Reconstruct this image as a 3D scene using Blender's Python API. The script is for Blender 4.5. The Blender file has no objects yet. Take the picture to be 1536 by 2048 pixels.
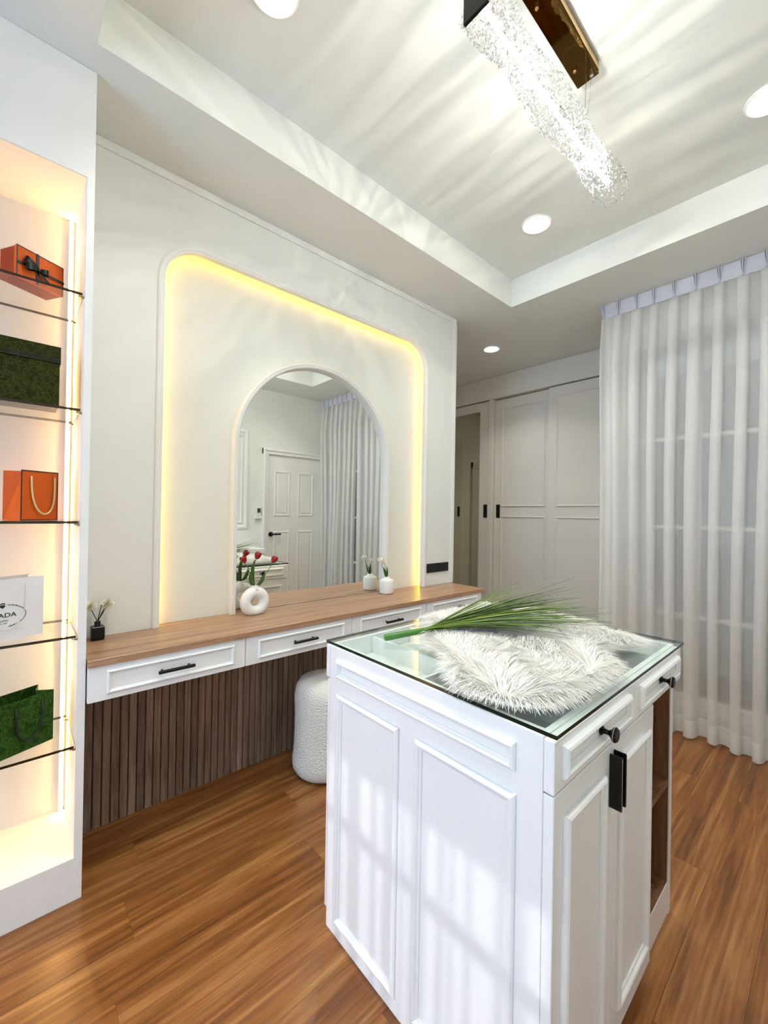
import bpy, bmesh, math, random
from mathutils import Vector, Matrix
random.seed(7)
PI = math.pi
S = bpy.context.scene
COL = S.collection

# ------------------------------------------------------------------ camera
FPX, YAW, PITCH, ROLL, CAMH = 831.0, math.radians(48.08), math.radians(.2), math.radians(.97), 1.25
_F = Vector((math.cos(YAW)*math.cos(PITCH), math.sin(YAW)*math.cos(PITCH), math.sin(PITCH)))
_R = Vector((math.sin(YAW), -math.cos(YAW), 0)); _U = _R.cross(_F)
R_ = math.cos(ROLL)*_R + math.sin(ROLL)*_U
U_ = -math.sin(ROLL)*_R + math.cos(ROLL)*_U
cam = bpy.data.cameras.new('camera'); camo = bpy.data.objects.new('camera', cam); COL.objects.link(camo)
cam.sensor_fit = 'HORIZONTAL'; cam.sensor_width = 36; cam.lens = 36*FPX/1536; cam.clip_start = .02
camo.matrix_world = Matrix(((R_.x, U_.x, -_F.x, 0), (R_.y, U_.y, -_F.y, 0), (R_.z, U_.z, -_F.z, CAMH), (0, 0, 0, 1)))
S.camera = camo

# ------------------------------------------------------------------ world, daylight, exposure
S.view_settings.view_transform = 'Standard'; S.view_settings.look = 'None'
S.view_settings.gamma = 1; S.view_settings.use_curve_mapping = False
S.view_settings.exposure = 0.62
W = bpy.data.worlds.new('sky'); S.world = W; W.use_nodes = True
W.node_tree.nodes['Background'].inputs[0].default_value = (.86, .92, 1, 1)
W.node_tree.nodes['Background'].inputs[1].default_value = 2.0

def light(kind, name, loc, energy, color=(1, 1, 1), rot=(0, 0, 0), **kw):
    l = bpy.data.lights.new(name, kind); l.energy = energy; l.color = color
    for k, v in kw.items(): setattr(l, k, v)
    o = bpy.data.objects.new(name, l); o.location = loc; o.rotation_euler = rot; COL.objects.link(o)
    return o
# morning sun through the west window: travels +X and down (31 degrees)
sun = light('SUN', 'sun_light', (-6, .8, 5), 1.5, (.96, .98, 1), angle=math.radians(.5))
sun.rotation_euler = Vector((math.cos(math.radians(31)), 0, -math.sin(math.radians(31)))).to_track_quat('-Z', 'Y').to_euler()
# sky light entering through the west window
light('AREA', 'daylight_west', (-2.45, .80, 1.35), 94, (.36, .62, 1), (0, -PI/2, 0), shape='RECTANGLE', size=2.0, size_y=1.6)

# ------------------------------------------------------------------ materials
def srgb(r, g, b):
    f = lambda c: (c/255/12.92) if c <= 10 else ((c/255+.055)/1.055)**2.4
    return (f(r), f(g), f(b), 1)
class NT:
    def __init__(s, name):
        s.m = bpy.data.materials.new(name); s.m.use_nodes = True; s.t = s.m.node_tree
        s.b = s.t.nodes['Principled BSDF']; s.out = s.t.nodes['Material Output']
    def n(s, typ, **kw):
        x = s.t.nodes.new(typ)
        for k, v in kw.items():
            if k.startswith('i_'): x.inputs[k[2:].replace('_', ' ')].default_value = v
            else: setattr(x, k, v)
        return x
    def l(s, a, b): s.t.links.new(a, b)
    def coords(s, scale=(1, 1, 1), kind='Object', rnd=False):
        tc = s.n('ShaderNodeTexCoord'); mp = s.n('ShaderNodeMapping'); mp.inputs['Scale'].default_value = scale
        s.l(tc.outputs[kind], mp.inputs['Vector'])
        if rnd:
            oi = s.n('ShaderNodeObjectInfo'); ml = s.n('ShaderNodeMath', operation='MULTIPLY'); ml.inputs[1].default_value = 57.3
            cb = s.n('ShaderNodeCombineXYZ'); s.l(oi.outputs['Random'], ml.inputs[0])
            for i in range(3): s.l(ml.outputs[0], cb.inputs[i])
            s.l(cb.outputs[0], mp.inputs['Location'])
        return mp.outputs[0]
    def noise(s, vec, scale, detail=4, rough=.55, dist=0):
        x = s.n('ShaderNodeTexNoise'); x.inputs['Scale'].default_value = scale; x.inputs['Detail'].default_value = detail
        x.inputs['Roughness'].default_value = rough; x.inputs['Distortion'].default_value = dist
        s.l(vec, x.inputs['Vector']); return x.outputs['Fac']
    def ramp(s, fac, stops):
        x = s.n('ShaderNodeValToRGB'); e = x.color_ramp.elements
        while len(e) < len(stops): e.new(.5)
        for q, (p, c) in zip(e, stops): q.position = p; q.color = c
        s.l(fac, x.inputs['Fac']); return x.outputs['Color']
    def bump(s, fac, strength, dist=.002):
        x = s.n('ShaderNodeBump'); x.inputs['Strength'].default_value = strength; x.inputs['Distance'].default_value = dist
        s.l(fac, x.inputs['Height']); s.l(x.outputs['Normal'], s.b.inputs['Normal'])
    def mix(s, fac, a, b, mode='MIX'):
        x = s.n('ShaderNodeMix', data_type='RGBA', blend_type=mode)
        if hasattr(fac, 'is_linked'): s.l(fac, x.inputs[0])
        else: x.inputs[0].default_value = fac
        for v, i in ((a, 6), (b, 7)):
            if hasattr(v, 'is_linked'): s.l(v, x.inputs[i])
            else: x.inputs[i].default_value = v
        return x.outputs[2]
M = {}
def plain(key, col, rough=.5, metal=0, bump=0, bscale=200, spec=.5, coat=0, vary=.0):
    t = NT(key); t.b.inputs['Roughness'].default_value = rough; t.b.inputs['Metallic'].default_value = metal
    t.b.inputs['Specular IOR Level'].default_value = spec; t.b.inputs['Coat Weight'].default_value = coat
    v = t.coords()
    if vary:
        d = tuple(c*(1-vary) for c in col[:3])+(1,)
        t.l(t.ramp(t.noise(v, 6, 3), [(.3, d), (.7, col)]), t.b.inputs['Base Color'])
    else: t.b.inputs['Base Color'].default_value = col
    if bump: t.bump(t.noise(v, bscale, 3), bump)
    M[key] = t.m; return t
plain('wall', srgb(237, 239, 231), .75, bump=.05, bscale=120, vary=.015)
plain('wall_clad', srgb(238, 239, 234), .6, bump=.03, bscale=150, vary=.012)
plain('ceil', srgb(235, 237, 231), .8, bump=.04, bscale=120, vary=.015)
plain('white', srgb(244, 245, 245), .38, bump=.03, bscale=300, vary=.01)
plain('satin', srgb(243, 242, 238), .45, vary=.01)
plain('wardrobe', srgb(226, 222, 212), .5, vary=.012)
plain('niche', srgb(246, 240, 230), .6, vary=.01)
plain('black', srgb(14, 14, 15), .28, metal=.4)
plain('black_soft', srgb(20, 19, 19), .5)
plain('silver', srgb(205, 205, 208), .25, metal=1)
plain('steel', srgb(150, 140, 120), .3, metal=1)
plain('gold', srgb(196, 158, 92), .12, metal=1)
plain('gold_dark', srgb(112, 86, 44), .04, metal=1)
plain('ceramic', srgb(240, 239, 236), .5, bump=.03, bscale=250)
plain('plastic', srgb(232, 232, 230), .4)
plain('screen', srgb(70, 78, 72), .2)
plain('grout', srgb(45, 24, 12), .9)
plain('dark_gap', srgb(48, 36, 28), .9)
plain('exterior', srgb(112, 114, 112), .9, vary=.08, bump=.1, bscale=40)
plain('orange_paper', srgb(206, 90, 20), .6, spec=.25, vary=.04)
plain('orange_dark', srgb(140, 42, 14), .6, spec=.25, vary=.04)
plain('brown_edge', srgb(44, 24, 20), .5)
plain('white_paper', srgb(236, 236, 238), .5, vary=.01)
plain('ink', srgb(34, 34, 40), .6)
plain('cord', srgb(226, 200, 140), .7, bump=.6, bscale=600)
plain('cord_white', srgb(222, 222, 220), .7)
plain('petal_red', srgb(165, 16, 26), .5, vary=.25)
plain('petal_white', srgb(246, 244, 230), .5, vary=.05)
plain('leaf', srgb(62, 108, 40), .5, vary=.3)
plain('leaf_dark', srgb(44, 84, 32), .5, vary=.3)
plain('stem', srgb(96, 140, 58), .5, vary=.2)
plain('grass_stem', srgb(70, 124, 44), .35, vary=.15)
plain('reed_flower', srgb(240, 234, 214), .9, bump=.4, bscale=300)
plain('wax', srgb(246, 243, 234), .5)
plain('rug_back', srgb(240, 238, 232), .9)

t = plain('boucle', srgb(244, 240, 228), .9); v = t.coords()
vo = t.n('ShaderNodeTexVoronoi'); vo.inputs['Scale'].default_value = 150; t.l(v, vo.inputs['Vector'])
t.bump(vo.outputs['Distance'], 1.0, .004); t.b.inputs['Sheen Weight'].default_value = .3

def emit(key, col, st):
    t = NT(key); e = t.n('ShaderNodeEmission'); e.inputs[0].default_value = col; e.inputs[1].default_value = st
    t.l(e.outputs[0], t.out.inputs[0]); M[key] = t.m
emit('led_arch', (1, .56, .055, 1), 8.5)
emit('led_shelf', (1, .58, .19, 1), 84)
emit('lamp_disc', (1, .97, .9, 1), 14)
emit('crystal_core', (.96, .98, 1, 1), 4)

def thin_glass(key, tint, gloss=1.0):          # clear pane: straight-through transmission, Fresnel reflection
    t = NT(key); fr = t.n('ShaderNodeFresnel'); fr.inputs[0].default_value = 1.5
    tr = t.n('ShaderNodeBsdfTransparent'); tr.inputs[0].default_value = tint
    gl = t.n('ShaderNodeBsdfGlossy'); gl.inputs['Roughness'].default_value = .0; gl.inputs[0].default_value = (gloss,)*3+(1,)
    ge = t.n('ShaderNodeNewGeometry'); iv = t.n('ShaderNodeMath', operation='SUBTRACT'); iv.inputs[0].default_value = 1; t.l(ge.outputs['Backfacing'], iv.inputs[1])
    ff = t.n('ShaderNodeMath', operation='MULTIPLY'); t.l(fr.outputs[0], ff.inputs[0]); t.l(iv.outputs[0], ff.inputs[1])
    mx = t.n('ShaderNodeMixShader'); t.l(ff.outputs[0], mx.inputs[0]); t.l(tr.outputs[0], mx.inputs[1]); t.l(gl.outputs[0], mx.inputs[2])
    t.l(mx.outputs[0], t.out.inputs[0]); M[key] = t.m
thin_glass('glass', (.95, .985, .97, 1))
thin_glass('shelf_glass', (.97, .975, .96, 1))
thin_glass('window_glass', (.93, .95, .95, 1))
plain('glass_edge', srgb(12, 30, 26), .08)
plain('shelf_edge', srgb(40, 28, 12), .1)
t = NT('mirror'); g = t.n('ShaderNodeBsdfGlossy'); g.inputs['Roughness'].default_value = 0; g.inputs[0].default_value = (.9, .92, .88, 1)
t.l(g.outputs[0], t.out.inputs[0]); M['mirror'] = t.m
t = NT('mirror_tint'); g = t.n('ShaderNodeBsdfGlossy'); g.inputs['Roughness'].default_value = .01; g.inputs[0].default_value = (.62, .60, .48, 1)
t.l(g.outputs[0], t.out.inputs[0]); M['mirror_tint'] = t.m

def sheer(key, col, transp):
    t = NT(key); v = t.coords()
    tr = t.n('ShaderNodeBsdfTransparent'); tl = t.n('ShaderNodeBsdfTranslucent'); df = t.n('ShaderNodeBsdfDiffuse')
    for x in (tl, df): x.inputs[0].default_value = col
    a = t.n('ShaderNodeMixShader'); a.inputs[0].default_value = .32; t.l(df.outputs[0], a.inputs[1]); t.l(tl.outputs[0], a.inputs[2])
    b = t.n('ShaderNodeMixShader'); b.inputs[0].default_value = transp; t.l(a.outputs[0], b.inputs[1]); t.l(tr.outputs[0], b.inputs[2])
    t.l(b.outputs[0], t.out.inputs[0]); M[key] = t.m
sheer('sheer', srgb(250, 249, 247), .48)
sheer('sheer_west', srgb(246, 246, 246), .42)
sheer('sheer_hem', srgb(248, 248, 246), .08)
sheer('tape', srgb(240, 240, 248), .05)

# clear carved crystal
t = NT('crystal'); gls = t.n('ShaderNodeBsdfGlass'); gls.inputs['IOR'].default_value = 1.45; gls.inputs['Roughness'].default_value = .0
tr = t.n('ShaderNodeBsdfTransparent'); gl = t.n('ShaderNodeBsdfGlossy'); gl.inputs['Roughness'].default_value = .05
a = t.n('ShaderNodeMixShader'); a.inputs[0].default_value = .45; t.l(gls.outputs[0], a.inputs[1]); t.l(tr.outputs[0], a.inputs[2])
t.l(a.outputs[0], t.out.inputs[0]); M['crystal'] = t.m

def wood(key, c_dark, c_mid, c_lite, sx, sy, rough, along='x', knots=False, coat=0, rnd=True, tone=.25):
    t = NT(key); t.b.inputs['Roughness'].default_value = rough; t.b.inputs['Coat Weight'].default_value = coat
    sc = {'x': (sx, sy, sy), 'y': (sy, sx, sy), 'z': (sy, sy, sx)}[along]
    v = t.coords(sc, rnd=rnd)
    n1 = t.noise(v, 1.0, 6, .6, 1.2 if knots else .6)
    base = t.ramp(n1, [(.28, c_dark), (.5, c_mid), (.72, c_lite)])
    v2 = t.coords(tuple(a*5 for a in sc), rnd=rnd)
    n2 = t.noise(v2, 1.0, 5, .7, .3)
    fine = t.ramp(n2, [(.35, (.55, .5, .45, 1)), (.6, (1, 1, 1, 1))])
    c = t.mix(.75, base, fine, 'MULTIPLY')
    if rnd:
        oi = t.n('ShaderNodeObjectInfo')
        r = t.ramp(oi.outputs['Random'], [(0, (1-tone,)*3+(1,)), (1, (1+tone*.4,)*3+(1,))])
        c = t.mix(1, c, r, 'MULTIPLY')
    t.l(c, t.b.inputs['Base Color']); t.bump(n2, .12, .001); M[key] = t.m
wood('floor_wood', srgb(100, 58, 26), srgb(152, 96, 48), srgb(190, 136, 80), 1.0, 20, .30, 'x', True, coat=.0, tone=.07)
wood('counter_wood', srgb(150, 112, 84), srgb(182, 142, 110), srgb(200, 164, 132), 1.6, 34, .32, 'x', rnd=False)
wood('slat_wood', srgb(112, 90, 76), srgb(150, 126, 108), srgb(172, 150, 132), 2.0, 30, .6, 'z', tone=.3)
wood('cubby_wood', srgb(98, 66, 42), srgb(140, 98, 64), srgb(162, 118, 80), 2.0, 26, .5, 'z', rnd=False)

# printed green floral paper
def print_green(key, a, b):
    t = NT(key); t.b.inputs['Roughness'].default_value = .8; t.b.inputs['Specular IOR Level'].default_value = .15; v = t.coords((1, 1, 1))
    vo = t.n('ShaderNodeTexVoronoi', feature='DISTANCE_TO_EDGE'); vo.inputs['Scale'].default_value = 26
    nz = t.n('ShaderNodeTexNoise'); nz.inputs['Scale'].default_value = 60; t.l(v, nz.inputs['Vector'])
    mx = t.mix(.06, v, nz.outputs['Color'], 'ADD'); t.l(mx, vo.inputs['Vector'])
    n2 = t.noise(v, 70, 4, .7, 1.5)
    f = t.n('ShaderNodeMath', operation='MULTIPLY'); t.l(vo.outputs['Distance'], f.inputs[0]); f.inputs[1].default_value = 2.4
    g = t.n('ShaderNodeMath', operation='ADD'); t.l(f.outputs[0], g.inputs[0]); t.l(n2, g.inputs[1])
    t.l(t.ramp(g.outputs[0], [(.55, a), (.72, b), (.95, a)]), t.b.inputs['Base Color']); M[key] = t.m
print_green('green_dark', srgb(36, 38, 6), srgb(64, 66, 18))
print_green('green_paper', srgb(34, 62, 14), srgb(62, 96, 34))
# grass blades & fur
t = NT('blade'); v = t.coords(rnd=True); oi = t.n('ShaderNodeObjectInfo')
t.l(t.ramp(oi.outputs['Random'], [(0, srgb(36, 62, 10)), (.5, srgb(74, 106, 20)), (1, srgb(138, 164, 58))]), t.b.inputs['Base Color'])
t.b.inputs['Roughness'].default_value = .45; M['blade'] = t.m
t = NT('fur'); t.b.inputs['Base Color'].default_value = srgb(246, 244, 239); t.b.inputs['Roughness'].default_value = .8
t.b.inputs['Sheen Weight'].default_value = .4; t.b.inputs['Subsurface Weight'].default_value = 0; M['fur'] = t.m

# ------------------------------------------------------------------ mesh helpers
def box(bm, x0, x1, y0, y1, z0, z1, bev=0):
    r = bmesh.ops.create_cube(bm, size=1)
    for q in r['verts']: q.co = Vector(((x0+x1)/2+q.co.x*(x1-x0), (y0+y1)/2+q.co.y*(y1-y0), (z0+z1)/2+q.co.z*(z1-z0)))
    if bev:
        es = list({e for q in r['verts'] for e in q.link_edges})
        bmesh.ops.bevel(bm, geom=es, offset=bev, segments=1, affect='EDGES', profile=.5)
def prism(bm, pts, fn, t0, t1):                # polygon pts (u,v) extruded t0..t1, fn(u,v,t)->xyz
    a = [bm.verts.new(fn(u, v, t0)) for u, v in pts]; b = [bm.verts.new(fn(u, v, t1)) for u, v in pts]
    bm.faces.new(a); bm.faces.new(b[::-1])
    for i in range(len(pts)):
        j = (i+1) % len(pts); bm.faces.new((a[i], b[i], b[j], a[j]))
def tube(bm, pts, rad, seg=8, cap=True):
    pts = [Vector(p) for p in pts]; n = len(pts)
    rads = rad if isinstance(rad, (list, tuple)) else [rad]*n
    rings = []; prev = None
    for i, p in enumerate(pts):
        d = (pts[min(i+1, n-1)]-pts[max(i-1, 0)]).normalized()
        if prev is None:
            a = d.orthogonal().normalized()
        else:
            a = (prev - d*prev.dot(d))
            a = a.normalized() if a.length > 1e-6 else d.orthogonal().normalized()
        prev = a; b = d.cross(a)
        rings.append([bm.verts.new(p+(a*math.cos(2*PI*k/seg)+b*math.sin(2*PI*k/seg))*rads[i]) for k in range(seg)])
    for i in range(n-1):
        for k in range(seg):
            bm.faces.new((rings[i][k], rings[i][(k+1) % seg], rings[i+1][(k+1) % seg], rings[i+1][k]))
    if cap: bm.faces.new(rings[0][::-1]); bm.faces.new(rings[-1])
def lathe(bm, prof, c=(0, 0, 0), seg=32, axis='z', capb=True, capt=True):
    c = Vector(c)
    def P(r, h, a):
        u, w = r*math.cos(a), r*math.sin(a)
        return c+(Vector((u, w, h)) if axis == 'z' else Vector((u, h, w)) if axis == 'y' else Vector((h, u, w)))
    rings = [[bm.verts.new(P(r, h, 2*PI*k/seg)) for k in range(seg)] for r, h in prof]
    for i in range(len(rings)-1):
        for k in range(seg): bm.faces.new((rings[i][k], rings[i][(k+1) % seg], rings[i+1][(k+1) % seg], rings[i+1][k]))
    if capb: bm.faces.new(rings[0][::-1])
    if capt: bm.faces.new(rings[-1])
MP = [(0, 0), (0, .5), (.18, .82), (.42, 1), (.62, .85), (.78, .45), (1, .3), (1, 0)]      # moulding profile (width, height) 0..1
def ring_mould(bm, u0, u1, v0, v1, fn, w=.018, h=.010, prof=MP):
    rings = []
    for s, t in prof:
        s *= w; t *= h
        rings.append([bm.verts.new(fn(u, v, t)) for u, v in ((u0+s, v0+s), (u1-s, v0+s), (u1-s, v1-s), (u0+s, v1-s))])
    for i in range(len(rings)-1):
        for k in range(4): bm.faces.new((rings[i][k], rings[i][(k+1) % 4], rings[i+1][(k+1) % 4], rings[i+1][k]))
def path_mould(bm, path, fn, w, h, prof=MP):   # open path (u,v); profile grows to the left of travel
    n = len(path); nor = []
    for i in range(n):
        a = Vector(path[max(i-1, 0)]); b = Vector(path[min(i+1, n-1)]); d = (b-a).normalized(); nor.append(Vector((-d.y, d.x)))
    rings = [[bm.verts.new(fn(*(Vector(path[i])+nor[i]*s*w), t*h)) for i in range(n)] for s, t in prof]
    for r in range(len(rings)-1):
        for i in range(n-1): bm.faces.new((rings[r][i], rings[r][i+1], rings[r+1][i+1], rings[r+1][i]))
    bm.faces.new([r[0] for r in rings]); bm.faces.new([r[-1] for r in rings][::-1])
def rootloc(p):
    v = Vector((0, 0, 0))
    while p: v += p.location; p = p.parent
    return v
def obj(name, bm, mat, parent=None, smooth=False, loc=None, mats=None):
    bmesh.ops.recalc_face_normals(bm, faces=bm.faces[:])
    me = bpy.data.meshes.new(name)
    off = rootloc(parent) + (Vector(loc) if loc is not None else Vector((0, 0, 0)))
    if off.length: bmesh.ops.translate(bm, verts=bm.verts[:], vec=-off)
    bm.to_mesh(me); bm.free()
    for m in ([mat] if mats is None else mats): me.materials.append(M[m])
    if smooth:
        for p in me.polygons: p.use_smooth = True
        if smooth != True: me.set_sharp_from_angle(angle=math.radians(smooth))
    o = bpy.data.objects.new(name, me); COL.objects.link(o)
    if loc is not None: o.location = loc
    if parent: o.parent = parent
    return o
def bobj(name, mat, parent, *b, bev=0, **kw):
    bm = bmesh.new(); box(bm, *b, bev=bev); return obj(name, bm, mat, parent, **kw)
def tag(o, label, cat=None, group=None, kind=None):
    if label: o['label'] = label
    if cat: o['category'] = cat
    if group: o['group'] = group
    if kind: o['kind'] = kind
    return o
def thing(name, label, cat, loc=(0, 0, 0), group=None):
    o = bpy.data.objects.new(name, None); COL.objects.link(o); o.location = loc; o.empty_display_size = .05
    return tag(o, label, cat, group)
def struct(o, label, cat): return tag(o, label, cat, kind='structure')
def empty_struct(name, label, cat, loc=(0, 0, 0)):
    return struct(thing(name, None, None, loc), label, cat)
def link_copy(o, parent, loc):
    c = o.copy(); COL.objects.link(c); c.parent = parent; c.location = loc; return c
def grow(o, mod_levels=1):
    m = o.modifiers.new('subd', 'SUBSURF'); m.levels = m.render_levels = mod_levels
XZ = lambda y, s=-1: (lambda u, v, t: (u, y+s*t, v))        # wall plane facing -Y
YZ = lambda x, s=-1: (lambda u, v, t: (x+s*t, u, v))        # wall plane facing -X (s=-1)

# ------------------------------------------------------------------ the setting
ZC, ZT = 2.66, 2.845
XW, XE, YB, YN, YC = -2.0, 3.05, -.60, 1.965, 3.50
# floor: planks laid along X
floor = bobj('floor', 'grout', None, XW, 4.30, YB, YC, -.06, -.012)
struct(floor, 'warm brown wood plank floor of the dressing room', 'floor')
cache = {}
PWD, PLN = .152, 1.21
row = 0; y = YB
while y < YC-.01:
    y1 = min(y+PWD, YC); x = XW-((row*.47) % 1)*PLN
    while x < 3.70:
        a, b = max(x, XW), min(x+PLN, 3.70)
        if b-a > .02:
            key = (round(b-a, 3), round(y1-y, 3))
            if key not in cache:
                bm = bmesh.new(); box(bm, -key[0]/2+.0002, key[0]/2-.0002, -key[1]/2+.0002, key[1]/2-.0002, -.011, 0, bev=.0004)
                o = obj('plank', bm, 'floor_wood', floor); cache[key] = o.data
            else:
                o = bpy.data.objects.new('plank', cache[key]); COL.objects.link(o); o.parent = floor
            o.location = ((a+b)/2, (y+y1)/2, 0)
        x += PLN
    y = y1; row += 1
# ceiling with tray recess
TX0, TX1, TY0, TY1 = .175, 2.50, -.106, 1.53
bm = bmesh.new()
box(bm, XW, TX0, YB, YC, ZC, ZT+.05); box(bm, TX1, 4.30, YB, YC, ZC, ZT+.05)
box(bm, TX0, TX1, YB, TY0, ZC, ZT+.05); box(bm, TX0, TX1, TY1, YC, ZC, ZT+.05)
box(bm, TX0, TX1, TY0, TY1, ZT, ZT+.05)
struct(obj('ceiling', bm, 'ceil'), 'white plaster ceiling with a recessed rectangular tray', 'ceiling')
# walls
struct(bobj('wall_north', 'wall', None, XW, 2.38, YN, 2.08, 0, ZC), 'white partition wall behind the vanity counter', 'wall')
AX0, AX1, AZ, AR = .437, 2.092, 2.40, .185       # arch outer outline
def arch_path(x0, x1, z0, zt, r, n=14):
    p = [(x0, z0)]
    for k in range(n+1):
        a = PI-PI/2*k/n; p.append((x0+r+r*math.cos(a), zt-r+r*math.sin(a)))
    for k in range(n+1):
        a = PI/2-PI/2*k/n; p.append((x1-r+r*math.cos(a), zt-r+r*math.sin(a)))
    p.append((x1, z0)); return p
CT = .762                                        # counter top height
def cladding(inset):
    i = inset
    hole = arch_path(AX0+i, AX1-i, CT, AZ-i, AR-i+.0)
    return [(.189, CT)] + hole + [(2.38, CT), (2.38, ZC), (.189, ZC)]
bm = bmesh.new()
prism(bm, cladding(.026), XZ(0, 1), 1.905, 1.930)
prism(bm, cladding(.006), XZ(0, 1), 1.930, YN)
clad = struct(obj('trim_1', bm, 'wall_clad'), 'raised white wall cladding with a wide round-cornered arch opening', 'wall panel')
bm = bmesh.new(); path_mould(bm, arch_path(AX0, AX1, CT, AZ, AR)[::-1], XZ(1.905), .027, .010)
obj('arch_moulding', bm, 'satin', clad)
bm = bmesh.new(); box(bm, .189, 2.38, 1.897, 1.905, ZC-.034, ZC, .002); obj('top_strip', bm, 'satin', clad)
bm = bmesh.new(); box(bm, 2.352, 2.386, 1.897, 1.905, CT, ZC-.034, .002); obj('edge_strip', bm, 'satin', clad)
bm = bmesh.new(); box(bm, 2.380, 2.386, 1.905, 2.08, 0, ZC); obj('end_panel', bm, 'satin', clad)
# warm light strip hidden in the groove behind the cladding lip
pa = arch_path(AX0+.008, AX1-.008, CT+.002, AZ-.008, AR-.008); pb = arch_path(AX0+.0105, AX1-.0105, CT+.002, AZ-.0105, AR-.0105)
bm = bmesh.new()
for q0, q1, q2, q3 in zip(pa[:-1], pa[1:], pb[1:], pb[:-1]):
    prism(bm, [q0, q1, q2, q3], XZ(0, 1), 1.946, 1.956)
led = tag(obj('light_strip', bm, 'led_arch'), 'yellow glowing light strip hidden inside the rounded wall arch', 'light strip')
# back wall with door and panel moulding
struct(bobj('wall_south', 'wall', None, XW, 3.2, YB-.1, YB, 0, ZC), 'white wall opposite the vanity, seen in the mirror', 'wall')
bm = bmesh.new(); ring_mould(bm, 1.0, 1.985, 1.05, 2.166, XZ(YB, 1), .05, .014)
ring_mould(bm, 1.065, 1.92, 1.115, 2.10, XZ(YB, 1), .02, .010)
struct(obj('trim_2', bm, 'satin'), 'rectangular picture-frame moulding on the wall seen in the mirror', 'moulding')
d1 = empty_struct('door_1', 'white four-panel door with black lever handle, seen in the mirror', 'door', (2.6, YB, 0))
bm = bmesh.new()
box(bm, 2.148, 2.217, YB+.0005, YB+.035, 0, 1.985, .003); box(bm, 2.95, 3.02, YB+.0005, YB+.035, 0, 1.985, .003); box(bm, 2.148, 3.02, YB+.0005, YB+.038, 1.915, 1.99, .003)
box(bm, 2.16, 2.18, YB+.035, YB+.045, 0, 1.975, .003); box(bm, 2.16, 3.0, YB+.038, YB+.048, 1.955, 1.978, .003)
obj('door_frame', bm, 'satin', d1)
dl = bobj('door_leaf', 'satin', d1, 2.219, 2.949, YB+.002, YB+.016, .005, 1.912)
for u0, u1, v0, v1 in ((2.30, 2.506, 1.197, 1.732), (2.613, 2.83, 1.197, 1.732), (2.30, 2.506, .2, 1.02), (2.613, 2.83, .2, 1.02)):
    bm = bmesh.new(); ring_mould(bm, u0, u1, v0, v1, XZ(YB+.016, 1), .025, .008); box(bm, u0+.04, u1-.04, YB+.014, YB+.021, v0+.04, v1-.04, .004); obj('panel', bm, 'satin', dl)
bm = bmesh.new(); lathe(bm, [(.027, 0), (.027, .012), (.012, .014), (.012, .045)], (2.262, YB+.016, .985), 20, 'y')
box(bm, 2.25, 2.375, YB+.052, YB+.066, .976, .994, .004); tag(obj('handle', bm, 'black', d1), 'black lever handle with round plate')
th = thing('wall_remote', 'small white remote control with screen in a wall holder beside the door', 'remote', (2.108, YB, 1.18))
bobj('body', 'plastic', th, 2.076, 2.14, YB+.001, YB+.028, 1.177, 1.30, bev=.006)
bobj('screen', 'screen', th, 2.088, 2.128, YB+.028, YB+.0295, 1.235, 1.285)
bobj('cradle', 'plastic', th, 2.070, 2.146, YB+.001, YB+.032, 1.165, 1.205, bev=.004)
# east window wall, window and outside
bm = bmesh.new()
WY0, WY1, WZ0, WZ1 = -.50, 1.00, .12, 2.40
box(bm, XE, XE+.15, YB, WY0, 0, ZC); box(bm, XE, XE+.15, WY1, 1.14, 0, ZC); box(bm, XE, XE+.15, WY0, WY1, 0, WZ0); box(bm, XE, XE+.15, WY0, WY1, WZ1, ZC)
box(bm, XE+.15, 3.67, 1.04, 1.14, 0, ZC)
struct(obj('wall_east', bm, 'wall'), 'white window wall behind the sheer curtain', 'wall')
w1 = empty_struct('window_1', 'cream framed grid window behind the white sheer curtain', 'window', (XE+.06, .25, WZ0))
bm = bmesh.new(); f = .045
for b in ((WY0, WY0+f, WZ0, WZ1), (WY1-f, WY1, WZ0, WZ1), (WY0+f, WY1-f, WZ0, WZ0+f), (WY0+f, WY1-f, WZ1-f, WZ1)): box(bm, XE+.03, XE+.09, b[0], b[1], b[2], b[3], .003)
obj('window_frame', bm, 'wardrobe', w1)
for yy in (.87, .60, .30, 0, -.25):
    bobj('glazing_bar', 'wardrobe', w1, XE+.045, XE+.075, yy-.011, yy+.011, WZ0+f, WZ1-f)
for zz in (.65, 1.195, 1.753):
    bobj('glazing_bar', 'wardrobe', w1, XE+.04, XE+.08, WY0+f, WY1-f, zz-.011, zz+.011)
bobj('pane', 'window_glass', w1, XE+.058, XE+.062, WY0+f, WY1-f, WZ0+f, WZ1-f)
bm = bmesh.new(); box(bm, 4.75, 4.9, -2.2, 3.6, -.06, 3.2); box(bm, 3.25, 4.75, -2.2, -2.05, -.06, 3.2)  # added walls: keep bright sky out of the window and the mirror
struct(obj('wall_sky_screen', bm, 'exterior'), 'grey wall added outside the window to keep out bright sky', 'wall')
struct(bobj('ground_exterior', 'exterior', None, 3.2, 4.75, -2.2, 1.1, -.1, -.06), 'grey paved yard outside the window', 'ground')
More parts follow.
